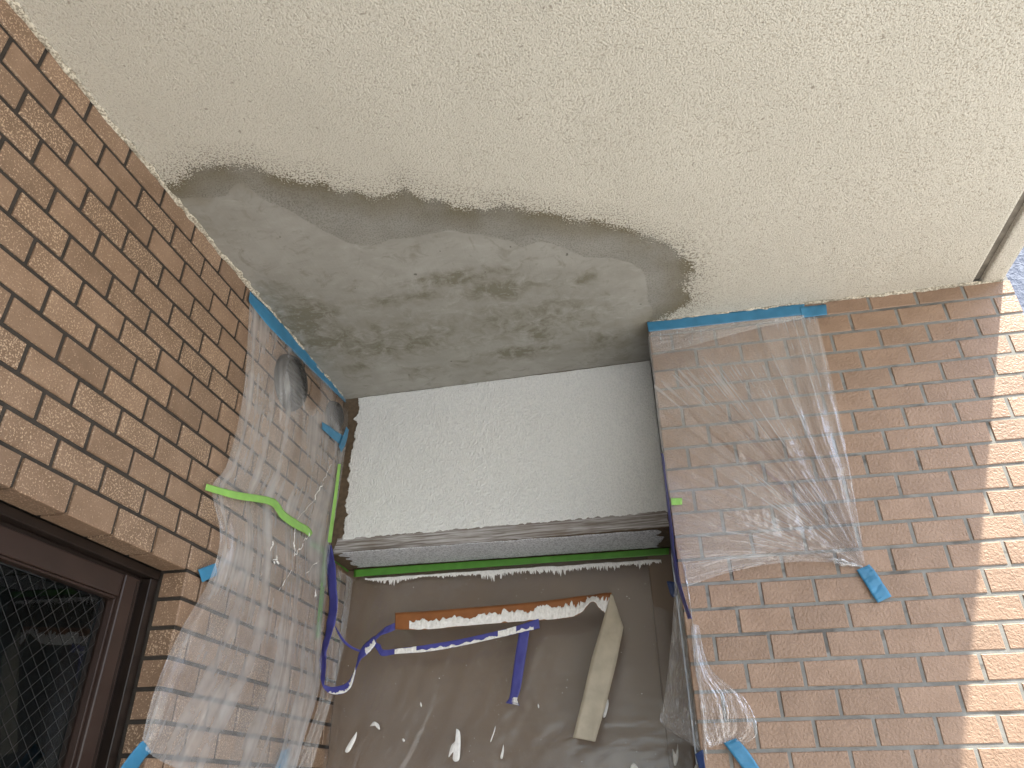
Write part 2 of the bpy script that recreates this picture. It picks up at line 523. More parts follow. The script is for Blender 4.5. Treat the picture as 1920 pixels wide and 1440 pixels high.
# ------------------------------------------------------------------ setting: floor, ceiling
Y_R = 0.935            # face of the right tiled wall
X_R0, X_R1 = 0.869, 1.669
X_EDGE = 1.658         # outer edge of the slab
Y_BL, Y_BR = 1.143, 1.113   # face of the beam, left / right end
Y_P = 1.285            # brown panel
ROW = 0.0494
Z_L1 = H - 0.044       # first horizontal joint, left wall
Z_R1 = H - 0.0395
HEAD = H - 0.637
JAMB = 0.602

me = mesh("ground", [(-60, -60, 0), (60, -60, 0), (60, 60, 0), (-60, 60, 0)], [(0, 1, 2, 3)])
tag(link("ground", me, M_FLOOR), kind="structure")

OUT = [(300, 340), (331, 351), (339.6, 326), (354, 318.5), (383, 311), (416.7, 310), (471, 310), (487.5, 317.5), (508, 325), (529, 332), (560, 338),
       (602, 338), (633, 353), (675, 361), (700, 370), (741.7, 364), (756, 347), (773, 361.7), (793.7, 374), (825, 372), (856, 384.6), (877, 391),
       (908, 389), (950, 384.6), (991.7, 395), (1033, 398), (1064.6, 405), (1085, 413), (1114.6, 414), (1156, 421.7), (1187.5, 432), (1219, 444.6),
       (1250, 452), (1271, 465), (1289.6, 488), (1300, 505), (1296, 521.7), (1285, 534), (1290, 546.7), (1302, 563), (1285, 571.7), (1269, 584),
       (1246, 597), (1235, 606)]
SKM = [(330, 372), (352, 372), (394, 370), (429, 367.5), (435, 349), (456, 342.5), (473, 355), (487.5, 367.5), (519, 384), (550, 397), (600, 428),
       (650, 455), (700, 461.7), (731, 449), (783, 445), (804, 438), (846, 432.5), (887.5, 439), (929, 446), (956, 451), (977, 464), (1008, 453),
       (1041, 459), (1094, 482), (1146, 484), (1179, 492.5), (1204, 505), (1212, 530), (1214.6, 567), (1226, 584), (1212, 606)]


def poly_px(lst, tail):
    return np.array([at(x, y, 'z', H)[:2] for x, y in lst] + tail)


P_OUT = poly_px(OUT, [[0.95, 0.99], [0.95, 1.5], [-0.3, 1.5], [-0.3, 0.3]])
P_SKM = poly_px(SKM, [[0.87, 1.5], [-0.3, 1.5], [-0.3, 0.4]])


def sdist(poly, X, Y):
    """signed distance, positive inside"""
    d = np.full(X.shape, 1e9); ins = np.zeros(X.shape, bool)
    n = len(poly)
    for i in range(n):
        a, b = poly[i], poly[(i + 1) % n]; ab = b - a
        t = np.clip(((X - a[0]) * ab[0] + (Y - a[1]) * ab[1]) / (ab @ ab + 1e-12), 0, 1)
        d = np.minimum(d, np.hypot(X - a[0] - t * ab[0], Y - a[1] - t * ab[1]))
        c = ((a[1] > Y) != (b[1] > Y)) & (X < (b[0] - a[0]) * (Y - a[1]) / (b[1] - a[1] + 1e-12) + a[0])
        ins ^= c
    return np.where(ins, d, -d)


# slab with a drip groove near its outer edge: closed box, finely divided underside
gx = np.concatenate([[-6.0, -3.0, -1.0, -0.2], np.arange(-0.05, 1.5899, 0.0075), [1.590, 1.5905, 1.6105, 1.611], np.linspace(1.62, X_EDGE - 0.004, 5), [X_EDGE]])
gy = np.concatenate([[-4.0, -2.0, -1.0], np.arange(-0.3, 1.32, 0.0075), [1.7]])
GX, GY = np.meshgrid(gx, gy)
GZ = np.full(GX.shape, H)
GZ[(GX > 1.5902) & (GX < 1.6108)] = H + 0.012
GZ[:, -1] += 0.004
GZ += np.where((GX > -0.1) & (GX < 1.58), 0.0012 * fbm2(GX * 5, GY * 5, 3, 3), 0)
G = np.stack([GX, GY, GZ], -1)[:, ::-1]
me = grid_mesh("ceiling", G, smooth=False)
for nm, val in (("repair", sdist(P_OUT, GX, GY)), ("skim", sdist(P_SKM, GX, GY))):
    a = me.attributes.new(nm, 'FLOAT', 'POINT'); a.data.foreach_set("value", val[:, ::-1].ravel().astype(np.float32))
BL = [(575, 590, 0.07, 0.04, 1.0), (610, 640, 0.08, 0.035, 1.0), (555, 560, 0.05, 0.03, .6), (860, 522, 0.13, 0.028, .7), (930, 545, 0.08, 0.04, .7), (760, 560, 0.12, 0.03, .55),
      (1090, 525, 0.05, 0.03, .5), (1010, 625, 0.03, 0.04, .9), (980, 660, 0.10, 0.03, .75), (740, 650, 0.14, 0.03, .6), (820, 690, 0.16, 0.02, .4), (660, 690, 0.06, 0.03, .5),
      (1130, 640, 0.10, 0.05, .45), (380, 420, 0.03, 0.06, .25), (900, 620, .1, .03, .4), (700, 640, .30, .09, .55), (1000, 600, .25, .10, .45), (560, 600, .10, .12, .7)]
st = np.zeros(GX.shape)
for x, y, rx, ry, w in BL:
    c = at(x, y, 'z', H)
    st = np.maximum(st, w * np.exp(-(((GX - c[0]) / rx) ** 2 + ((GY - c[1]) / ry) ** 2)))
a = me.attributes.new("stain", 'FLOAT', 'POINT'); a.data.foreach_set("value", st[:, ::-1].ravel().astype(np.float32))
ceil = link("ceiling", me, M_CEIL)
tag(ceil, "cream stippled ceiling slab with a bare grey mortar patch", kind="structure")
sx0, sx1, sy0, sy1, sz0, sz1 = -6.0, X_EDGE, -4.0, 1.7, H + 0.03, H + 0.32
V, Fc = box_vf((sx0, sy0, sz0), (sx1, sy1, sz1))
link("slab_body", mesh("slab_body", V, Fc), M_WALL, ceil)
boxes("slab_edge", [((X_EDGE - 0.02, sy0, H + 0.006), (X_EDGE - 0.001, sy1, H + 0.0295))], M_BEAD, ceil)


boxes("groove_strip", [((1.5912, sy0 + 0.1, H + 0.0085), (1.6098, Y_R - 0.003, H + 0.0112))], simple("groove_grey", (0.17, 0.155, 0.13), 0.8, 0.2, 0.3, 60), ceil)  # dark grey strip lining the groove, darker than the ceiling coat


def bead(name, p0, p1, up, side, r, seed, parent, n=260):
    """rough bead of coating along a corner"""
    p0, p1, up, side = map(np.array, (p0, p1, up, side))
    t = np.linspace(0, 1, n); L = np.linalg.norm(p1 - p0)
    rows = []
    for k, ang in enumerate(np.linspace(0, math.pi / 2, 5)):
        rr = r * (0.75 + 0.45 * fbm2(t * L * 55, np.full(n, k * 0.6), seed, 3))
        rr = np.clip(rr, r * 0.25, r * 1.7)
        rows.append(p0 + (p1 - p0) * t[:, None] + (np.cos(ang) * rr)[:, None] * side + (np.sin(ang) * rr)[:, None] * up)
    me = grid_mesh(name, np.stack(rows))
    return link(name, me, M_BEAD, parent)


bead("corner_bead", (0.0, -0.5, H), (0.0, 1.13, H), (0, 0, -0.5), (1, 0, 0), 0.011, 5, ceil, 500)
bead("corner_bead", (X_R0 + 0.002, Y_R, H), (X_EDGE - 0.005, Y_R, H), (0, 0, -0.55), (0, -1, 0), 0.009, 9, ceil, 320)

# ------------------------------------------------------------------ tiles
TH = 0.0065
GAP = 0.0062
_tile_cache = {}


def tile_mesh(w, h, axis):
    """bevelled flat tile centred on its front face; axis 'x+' faces +x, 'y-' faces -y"""
    key = (round(w, 4), round(h, 4), axis)
    if key in _tile_cache:
        return _tile_cache[key]
    b = 0.0016
    ring = lambda dx, d: [(-w / 2 + dx, -h / 2 + dx, d), (w / 2 - dx, -h / 2 + dx, d), (w / 2 - dx, h / 2 - dx, d), (-w / 2 + dx, h / 2 - dx, d)]
    P = ring(0, -TH) + ring(0, -b) + ring(b, 0)
    Fc = [(8, 9, 10, 11)]
    for i in range(4):
        j = (i + 1) % 4
        Fc += [(i, j, j + 4, i + 4), (i + 4, j + 4, j + 8, i + 8)]
    if axis == 'x+':
        Vv = [(d, u, v) for u, v, d in P]
    else:
        Vv = [(u, -d, v) for u, v, d in P]
    me_ = mesh("tile", Vv, Fc)
    _tile_cache[key] = me_
    return me_


def corner_mesh(a, b, length, kind):
    """L shaped corner tile: leg a on the wall face, leg b on the return, extruded by length"""
    key = (round(a, 4), round(b, 4), round(length, 4), kind)
    if key in _tile_cache:
        return _tile_cache[key]
    r, t = 0.0022, TH
    prof = [(r, 0), (a, 0), (a, t), (t, t), (t, b), (0, b), (0, r), (0.0006, 0.0006)]
    n = len(prof); Vv = []
    e = 0.0012
    for s, ins in ((-length / 2, 0), (length / 2, 0)):
        for p_, q_ in prof:
            if kind == 'head':
                Vv.append((-q_, s, p_))
            elif kind == 'jamb':
                Vv.append((-q_, p_, s))
            else:
                Vv.append((p_, q_, s))
    Fc = [(0, 1, 2, 3), (3, 4, 5, 6), (0, 3, 6, 7)]
    Fc += [tuple(i + n for i in f[::-1]) for f in list(Fc)]
    for i in range(n):
        j = (i + 1) % n; Fc.append((i, j, j + n, i + n))
    me_ = mesh("tile", Vv, Fc)
    bm_fix(me_)
    _tile_cache[key] = me_
    return me_


def bm_fix(me_):
    import bmesh
    bm = bmesh.new(); bm.from_mesh(me_); bmesh.ops.recalc_face_normals(bm, faces=bm.faces); bm.to_mesh(me_); bm.free()


def put(me_, mat, parent, loc):
    j = lambda s: RNG.uniform(-s, s)
    o = link("tile", me_, mat, parent, loc)
    o.rotation_euler = (j(0.004), j(0.004), j(0.004))
    return o


# left wall -------------------------------------------------------
wl = thing("tiled_wall", (0, 0.3, 0), "brown speckled tile wall with dark joints around the window, at left", "wall")
D = 0.0038   # grout recess
Y0 = -1.2
boxes("wall_body", [((-0.30, -3.5, HEAD + 0.004), (-D, 1.36, H + 0.02)), ((-0.30, JAMB + 0.004, 0), (-D, 1.36, HEAD + 0.003)),
                    ((-0.30, -3.5, 0), (-D, -1.2, HEAD + 0.003)), ((-0.30, -1.199, 0), (-D, JAMB + 0.003, HEAD - 1.783))], M_GROUT_L, wl)
cols = {}
GAPL = 0.0076
for k in range(1, 24):
    ztop = H - 0.001 if k == 1 else Z_L1 - (k - 2) * ROW
    zbot = Z_L1 - (k - 1) * ROW
    zt, zb = ztop - (GAPL / 2 if k > 1 else 0), zbot + GAPL / 2
    off = 0.0 if k % 2 == 1 else 0.05
    lo = -6 if k <= 13 else 0
    for c in range(lo, 14):
        y0, y1 = c * 0.1 + off, c * 0.1 + off + 0.1
        if k > 13 and y1 < JAMB + 0.02:
            continue
        if y0 > 1.30:
            continue
        y1 = min(y1, 1.34)
        ya, yb = y0 + GAPL / 2, y1 - GAPL / 2
        jx = RNG.uniform(-0.0006, 0.0006)
        if k == 13 and yb < JAMB + 0.07:
            put(corner_mesh(zt - HEAD, 0.046, yb - ya, 'head'), M_TILE_L, wl, (jx, (ya + yb) / 2, HEAD))
        elif k > 13 and ya < JAMB + 0.03:
            put(corner_mesh(yb - JAMB, 0.046, zt - zb, 'jamb'), M_TILE_L, wl, (jx, JAMB, (zt + zb) / 2))
        else:
            put(tile_mesh(yb - ya, zt - zb, 'x+'), M_TILE_L, wl, (jx, (ya + yb) / 2, (zt + zb) / 2))

# right wall ------------------------------------------------------
wr = thing("tiled_wall", ((X_R0 + X_R1) / 2, Y_R, 0), "glossy relief tile wall with grey joints and a sunlit right edge", "wall")
D = 0.0018
boxes("wall_body", [((X_R0 + D, Y_R + D, 0), (X_R1 - 0.002, 1.66, H + 0.02))], M_GROUT_R, wr)
X00 = 1.3691
for k in range(1, 33):
    ztop = H - 0.001 if k == 1 else Z_R1 - (k - 2) * ROW
    zbot = Z_R1 - (k - 1) * ROW
    zt, zb = ztop - (GAP / 2 if k > 1 else 0), zbot + GAP / 2
    off = 0.0 if k % 2 == 1 else 0.05
    for c in range(-6, 4):
        x0, x1 = X00 + c * 0.1 + off, X00 + c * 0.1 + off + 0.1
        if x1 < X_R0 + 0.01 or x0 > X_R1 - 0.01:
            continue
        first, last = x0 < X_R0 + 0.01, x1 > X_R1 - 0.004
        xa = X_R0 if first else x0 + GAP / 2
        xb = X_R1 if last else x1 - GAP / 2
        jy = RNG.uniform(-0.0006, 0.0006)
        if first:
            put(corner_mesh(xb - xa, 0.045 if k % 2 else 0.095, zt - zb, 'pillar'), M_TILE_R, wr, (X_R0, Y_R + jy, (zt + zb) / 2))
        else:
            put(tile_mesh(xb - xa, zt - zb, 'y-'), M_TILE_R, wr, ((xa + xb) / 2, Y_R + jy, (zt + zb) / 2))

# ------------------------------------------------------------------ beam over the recess
bm_ = thing("ceiling_beam", (0.43, 1.2, H - 0.46), "white roller-textured beam spanning the recess under the grey patch", "beam")
ZB = H - 0.4535
V = [(0.001, Y_BL, ZB), (0.868, Y_BR, ZB), (0.868, Y_P + 0.05, ZB), (0.001, Y_P + 0.05, ZB), (0.001, Y_BL, H + 0.01), (0.868, Y_BR, H + 0.01), (0.868, Y_P + 0.05, H + 0.01), (0.001, Y_P + 0.05, H + 0.01)]
link("beam_body", mesh("beam_body", V, box_vf((0, 0, 0), (1, 1, 1))[1]), M_BEAM, bm_)


def yb_(x):
    return Y_BL + (Y_BR - Y_BL) * (x / 0.868)


def slab_patch(name, fu, u0, u1, v0, v1, nu, nv, thick, mat, parent, rag, seed, nrm, keep_edges=None):
    """thin coat with ragged outline. fu(u, v) -> base point; nrm outward"""
    us = np.linspace(u0, u1, nu); vs = np.linspace(v0, v1, nv)
    U, Vv = np.meshgrid(us, vs)
    fu_ = rag
    s = (U - u0) / (u1 - u0); t = (Vv - v0) / (v1 - v0)
    L = fu_[0] * (0.5 + 0.5 * fbm2(Vv * 60, Vv * 0 + 3, seed, 4)); R = fu_[1] * (0.5 + 0.5 * fbm2(Vv * 60, Vv * 0 + 9, seed + 1, 4))
    B = fu_[2] * (0.5 + 0.5 * fbm2(U * 90, U * 0 + 5, seed + 2, 4)); T = fu_[3] * (0.5 + 0.5 * fbm2(U * 40, U * 0 + 7, seed + 3, 4))
    U2 = u0 + L + s * ((u1 - R) - (u0 + L)); V2 = v0 + B + t * ((v1 - T) - (v0 + B))
    P = fu(U2, V2)
    edge = np.minimum(np.minimum(s, 1 - s) * nu, np.minimum(t, 1 - t) * nv)
    hgt = thick * np.clip(edge, 0, 1) ** 0.5 * (1 + 0.25 * fbm2(U2 * 70, V2 * 70, seed + 6, 2)) + 0.0004
    P = P + hgt[..., None] * np.array(nrm)
    return link(name, grid_mesh(name, P), mat, parent)


face = lambda U, W: np.stack([U, yb_(U), W], -1)
slab_patch("textured_coat", face, 0.040, 0.868, H - 0.418, H - 0.0005, 420, 220, 0.0018, M_WHITE, bm_, (0.012, 0.0, 0.005, 0.0012), 21, (0, -1, 0))
slab_patch("brushed_band", face, 0.022, 0.868, ZB + 0.001, H - 0.412, 160, 24, 0.0006, M_STREAK, bm_, (0.012, 0.004, 0.001, 0.0), 31, (0, -1, 0))
under = lambda U, W: np.stack([U, W, np.full(U.shape, ZB)], -1)
slab_patch("primer_coat", under, 0.036, 0.850, 1.262, 1.128, 300, 60, 0.0015, M_PRIMER, bm_, (0.02, 0.02, 0.002, 0.004), 41, (0, 0, -1))

# ------------------------------------------------------------------ brown panel at the back of the recess
pan = thing("door_panel", (0.43, Y_P, 0), "flat dark brown door panel at the back of the recess", "panel")
boxes("leaf", [((0.002, Y_P, 0.01), (0.866, Y_P + 0.045, ZB - 0.001))], M_PANEL, pan, 0.002)
boxes("side_trim", [((0.808, Y_P - 0.016, 0.01), (0.866, Y_P - 0.001, ZB - 0.002))], M_PANEL, pan, 0.003)

# ------------------------------------------------------------------ window
wi = thing("sash_window", (-0.07, -0.3, HEAD - 1.6), "dark bronze aluminium window with wired glass in the left wall", "window")
WB = HEAD - 1.75
XF = -0.050
boxes("outer_frame", [((-0.13, -1.19, HEAD - 0.016), (XF, JAMB - 0.001, HEAD - 0.001)),
                      ((-0.13, JAMB - 0.022, WB), (XF - 0.002, JAMB - 0.001, HEAD - 0.017)),
                      ((-0.13, -1.19, WB - 0.03), (XF, JAMB - 0.001, WB - 0.001)),
                      ((-0.13, -1.19, WB), (XF, -1.17, HEAD - 0.017))], M_FRAME, wi, 0.0012)
boxes("frame_lip", [((-0.075, -1.165, HEAD - 0.024), (-0.068, JAMB - 0.023, HEAD - 0.0165)),
                    ((-0.078, JAMB - 0.030, WB), (-0.070, JAMB - 0.0225, HEAD - 0.0245))], M_FRAME, wi, 0.0008)
sash = boxes("sash", [((-0.100, -1.16, HEAD - 0.060), (-0.066, 0.529, HEAD - 0.023)),
                      ((-0.100, 0.530, WB + 0.002), (-0.063, 0.568, HEAD - 0.022)),
                      ((-0.100, -1.16, WB + 0.002), (-0.066, 0.529, WB + 0.05))], M_SASH, wi, 0.0018)
boxes("stile_groove_shade", [((-0.0632, 0.560, WB + 0.004), (-0.0622, 0.5635, HEAD - 0.026))], M_FRAME, sash)  # proud dark strip, its colour standing in for a groove's shade
boxes("glass_bead", [((-0.082, -1.15, HEAD - 0.064), (-0.070, 0.5285, HEAD - 0.0605)), ((-0.082, 0.5245, WB + 0.06), (-0.070, 0.5285, HEAD - 0.0645))], M_SASH, sash, 0.0006)
boxes("gap_shade_strip", [((-0.12, 0.5685, WB + 0.002), (-0.092, 0.5795, HEAD - 0.02))], M_GAP_SHADE, wi)  # black strip painted in for the shade of the gap beside the sash
boxes("glass_pane", [((-0.090, -1.155, WB + 0.055), (-0.084, 0.5235, HEAD - 0.065))], M_GLASS, wi)
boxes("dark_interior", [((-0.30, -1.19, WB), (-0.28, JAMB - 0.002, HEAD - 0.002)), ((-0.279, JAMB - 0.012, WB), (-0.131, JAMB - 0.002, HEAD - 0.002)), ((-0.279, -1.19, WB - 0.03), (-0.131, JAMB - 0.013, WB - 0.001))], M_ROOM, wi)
# wires cast into the pane, one joined part
Vw, Fw = [], []


def wire(a, b, r=0.00023, x=-0.0832):
    a, b = np.array(a), np.array(b); d = b - a; d = d / np.linalg.norm(d); n = np.array([-d[1], d[0]])
    i = len(Vw)
    for p_ in (a, b):
        for s, dx in ((-1, 0), (0, r), (1, 0), (0, -r)):
            q = p_ + n * s * r; Vw.append((x + dx, q[0], q[1]))
    for k in range(4):
        Fw.append((i + k, i + (k + 1) % 4, i + 4 + (k + 1) % 4, i + 4 + k))


yw0, yw1, zw0, zw1 = -0.35, 0.523, HEAD - 0.95, HEAD - 0.066


def clipline(p0, d):
    t0, t1 = -9, 9
    for k, (lo, hi) in enumerate(((yw0, yw1), (zw0, zw1))):
        a, b = (lo - p0[k]) / d[k], (hi - p0[k]) / d[k]
        t0, t1 = max(t0, min(a, b)), min(t1, max(a, b))
    return (t0, t1) if t1 > t0 else None


for ang, sp in ((-45, 0.01875), (45, 0.01875)):
    d = np.array([math.cos(math.radians(ang)), math.sin(math.radians(ang))]); n = np.array([-d[1], d[0]])
    for k in range(-60, 60):
        p0 = np.array([0.1, HEAD - 0.4]) + n * sp * k
        r = clipline(p0, d)
        if r:
            wire(p0 + d * r[0], p0 + d * r[1], x=-0.0834 if ang > 0 else -0.0828)
link("wire_mesh", mesh("wire_mesh", Vw, Fw), M_WIRE, wi)

# ------------------------------------------------------------------ vents on the left wall
def vent(loc, R, depth, label):
    t = thing("vent_cap", loc, label, "vent", "vent caps under the left film")
    n = 48

    def lathe(name, prof, mat):
        rows = [[(loc[0] + h, loc[1] + r * math.cos(a), loc[2] + r * math.sin(a)) for a in np.linspace(0, 2 * math.pi, n + 1)] for r, h in prof]
        return link(name, grid_mesh(name, np.array(rows)), mat, t)
    lathe("flange", [(R, 0.0), (R, 0.006), (R * 0.97, 0.010), (R * 0.90, depth * 0.55), (R * 0.86, depth * 0.62), (R * 0.80, depth * 0.62)], M_VENT)
    lathe("recess", [(R * 0.82, depth * 0.60), (R * 0.80, 0.004), (0.001, 0.004)], M_VENT_D)
    for i in range(-4, 5):
        u = i * R * 0.18; hw = math.sqrt(max(1e-6, (R * 0.8) ** 2 - u * u))
        boxes("louver", [((loc[0] + 0.012, loc[1] - hw, loc[2] + u - 0.0022), (loc[0] + depth * 0.55, loc[1] + hw, loc[2] + u + 0.0022))], M_VENT, t)
    return t


V1 = at(556, 716, 'x', 0.022)
V2 = at(636, 772, 'x', 0.020)
vent((0.001, V1[1], V1[2]), 0.070, 0.034, "large round dark vent cap with louvers behind the left film")
vent((0.001, min(V2[1], 1.085), V2[2] - 0.01), 0.040, 0.030, "smaller round vent cap in the corner beside the beam")


# ------------------------------------------------------------------ masking films
def film(name, rows, nu, nv, amp, freq, seed, mat, label, shape=None, loc=None, fine=0.3):
    P = np.array(rows)                          # (R, C, 3)
    Gd = crom(np.swapaxes(crom(P, nv), 0, 1), nu).swapaxes(0, 1)
    du = np.gradient(Gd, axis=1); dv = np.gradient(Gd, axis=0)
    N = np.cross(du, dv); N /= np.linalg.norm(N, axis=2, keepdims=True) + 1e-12
    toc = CAM - Gd
    N *= np.sign((N * toc).sum(2, keepdims=True))
    u, v = np.meshgrid(np.linspace(0, 1, nu), np.linspace(0, 1, nv))
    wu = u + 0.02 * fbm2(u * 4, v * 4, seed + 40, 3)
    ph = vnoise1(wu * freq, seed) + 0.55 * vnoise1(wu * freq * 2.3 + 0.8 * v, seed + 1) + 0.30 * np.abs(vnoise1(wu * freq * 5.1 + 1.5 * v, seed + 2))
    cr = fbm2(u * 10, v * 12, seed + 3, 3)
    cr2 = np.abs(fbm2(u * 24 + 3 * v, v * 20, seed + 5, 3))
    dens = 1.0 if shape is None else shape(u, v)
    env = np.clip(np.minimum(v * 14, 1), 0.1, 1)
    disp = amp * dens * env * (0.62 * ph + 0.20 * cr - fine * cr2)
    Gd = Gd + N * (disp + 0.0012)[..., None]
    c = Gd.reshape(-1, 3).mean(0) if loc is None else np.array(loc)
    t = link(name, grid_mesh(name, Gd - c), mat, None, c)
    return tag(t, label, "plastic film")


def LW(px, py, off):
    return at(px, py, 'x', off)


def RW(px, py, off):
    return at(px, py, 'y', Y_R - off)


film_rows = [
    [LW(467, 562, .004), LW(512, 618, .005), LW(557, 664, .006), LW(604, 712, .008), LW(650, 752, .014)],
    [LW(462, 660, .010), LW(508, 672, .030), LW(552, 700, .058), LW(602, 732, .044), LW(652, 778, .045)],
    [LW(452, 760, .014), LW(505, 765, .036), LW(556, 785, .056), LW(604, 800, .044), LW(648, 830, .045)],
    [LW(426, 868, .014), LW(482, 875, .028), LW(540, 890, .036), LW(592, 910, .036), LW(634, 930, .034)],
    [LW(397, 914, .005), LW(460, 930, .014), LW(520, 950, .022), LW(572, 992, .026), LW(618, 1030, .028)],
    [LW(411, 1000, .014), LW(462, 1020, .030), LW(520, 1050, .036), LW(570, 1082, .036), LW(612, 1110, .036)],
    [LW(392, 1085, .010), LW(446, 1115, .034), LW(512, 1150, .036), LW(560, 1176, .036), LW(604, 1190, .040)],
    [LW(332, 1190, .012), LW(405, 1225, .034), LW(490, 1262, .034), LW(548, 1285, .034), LW(598, 1290, .040)],
    [LW(290, 1292, .012), LW(352, 1325, .030), LW(440, 1365, .028), LW(522, 1388, .030), LW(570, 1385, .040)],
    [LW(262, 1400, .008), LW(300, 1425, .014), LW(400, 1470, .018), LW(482, 1490, .020), LW(548, 1480, .030)],
]
fl = film("plastic_film", film_rows, 340, 420, 0.0075, 8, 101, M_FILM_L, "clear crumpled film hanging over the left wall and vent caps",
     lambda u, v: 0.5 + 0.5 * v, fine=0.12)

# the sheet is pinned along its top and left and gathered to one pinch point, so its folds fan out from there
PINCH = (1622, 1064)
RIMP = [(1530, 588), (1480, 592), (1420, 599), (1350, 607), (1280, 614), (1219, 621), (1226, 720), (1240, 840), (1258, 945), (1268, 1015), (1280, 1060), (1290, 1100)]
film_rows = []
for v_, off in ((0.0, .002), (0.2, .003), (0.42, .006), (0.64, .009), (0.82, .009), (0.93, .006), (0.985, .004)):
    row = []
    for k, (x_, y_) in enumerate(RIMP):
        bow = 4 * v_ * (1 - v_)
        px_, py_ = x_ + (PINCH[0] - x_) * v_, y_ + (PINCH[1] - y_) * v_
        if k == 0:
            px_ += 7 * bow
        py_ -= {11: 25, 10: 20, 9: 9}.get(k, 0) * bow
        row.append(RW(px_, py_, off if k > 2 or v_ > 0.1 else .003))
    film_rows.append(row)
film("plastic_film", film_rows, 460, 300, 0.0105, 20, 211, M_FILM_R, "wrinkled clear film gathered to one corner on the right tile wall",
     lambda u, v: (0.10 + 0.9 * smoothstep(np.clip(v * 1.35 - 0.12 + 0.25 * (1 - u), 0, 1))) * (1 - 0.85 * smoothstep(np.clip(v * 3 - 2, 0, 1))))
film_rows = [[RW(1220, 622, .006), RW(1320, 611, .007), RW(1420, 600, .007), RW(1508, 591, .006)],
             [RW(1223, 645, .006), RW(1320, 625, .008), RW(1420, 607, .008), RW(1508, 594, .006)],
             [RW(1227, 668, .006), RW(1320, 642, .008), RW(1420, 616, .008), RW(1508, 597, .006)]]
film("plastic_film", film_rows, 120, 60, 0.002, 5, 251, M_FILM_R, "folded-over film edge just below the right ceiling tape", fine=0.1)

rows = []
for t, (zz, yy) in enumerate(((-.466, 1.279), (-.50, 1.274), (-.60, 1.262), (-.72, 1.250), (-.84, 1.240), (-.96, 1.232), (-1.15, 1.225))):
    q_ = t / 6.0
    rows.append([(x + (xb_ - x) * q_, yy + (0.010 if x in (0.012, 0.858) else 0.0), H + zz) for x, xb_ in ((0.012, 0.012), (0.20, 0.05), (0.43, 0.14), (0.65, 0.36), (0.858, 0.858))])


def back_shape(u, v):
    return 0.15 + 0.85 * np.clip(v * 1.4 - 0.1, 0, 1) * np.clip(0.45 + 0.9 * fbm2(u * 3 + 2 * v, v * 2, 77, 2), 0.1, 1.2) * np.clip(1.25 - 1.15 * u, 0.25, 1)


fb = film("plastic_film", rows, 360, 300, 0.009, 9, 307, M_FILM_B, "paint-spattered clear film stretched over the brown panel", back_shape)

film_rows = [
    [RW(1259, 1040, -.03), RW(1270, 1045, -.01), RW(1286, 1060, .003)],
    [RW(1266, 1095, -.03), RW(1280, 1110, -.01), RW(1298, 1140, .004)],
    [RW(1256, 1230, -.05), RW(1285, 1240, -.02), RW(1313, 1255, .004)],
    [RW(1246, 1310, -.05), RW(1285, 1320, -.02), RW(1320, 1330, .005)],
    [RW(1240, 1352, -.05), RW(1285, 1375, -.02), RW(1326, 1390, .004)],
    [RW(1268, 1376, -.04), RW(1300, 1398, -.01), RW(1326, 1425, .003)],
]
film("plastic_film", film_rows, 120, 220, 0.006, 4, 401, M_FILM_S, "narrow loose film flap inside the recess at the pillar corner")
film_rows = [
    [RW(1298, 1170, .004), RW(1301, 1170, .006), RW(1306, 1172, .007), RW(1310, 1174, .005)],
    [RW(1308, 1255, .004), RW(1314, 1255, .010), RW(1322, 1250, .012), RW(1332, 1252, .010)],
    [RW(1318, 1320, .004), RW(1338, 1318, .012), RW(1362, 1305, .016), RW(1398, 1312, .020)],
    [RW(1322, 1370, .004), RW(1348, 1362, .010), RW(1372, 1352, .014), RW(1420, 1372, .022)],
    [RW(1330, 1402, .003), RW(1358, 1392, .004), RW(1370, 1390, .005), RW(1392, 1398, .008)],
]
film("plastic_film", film_rows, 160, 220, 0.005, 6, 431, M_FILM_S, "flared film scrap bunched at the pillar's lower corner")


PB = lambda px, py, y: at(px, py, 'y', y)
film_rows = [
    [PB(626, 1062, 1.17), PB(640, 1072, 1.18), PB(662, 1086, 1.20)],
    [PB(622, 1130, 1.16), PB(636, 1136, 1.17), PB(655, 1142, 1.19)],
    [PB(612, 1215, 1.16), PB(624, 1220, 1.17), PB(642, 1225, 1.18)],
    [PB(596, 1320, 1.15), PB(606, 1322, 1.16), PB(618, 1325, 1.17)],
    [PB(548, 1450, 1.14), PB(562, 1452, 1.15), PB(580, 1455, 1.16)],
]
film("plastic_film", film_rows, 90, 200, 0.006, 4, 461, M_FILM_S, "narrow film strip in the corner behind the violet tape", fine=0.1)

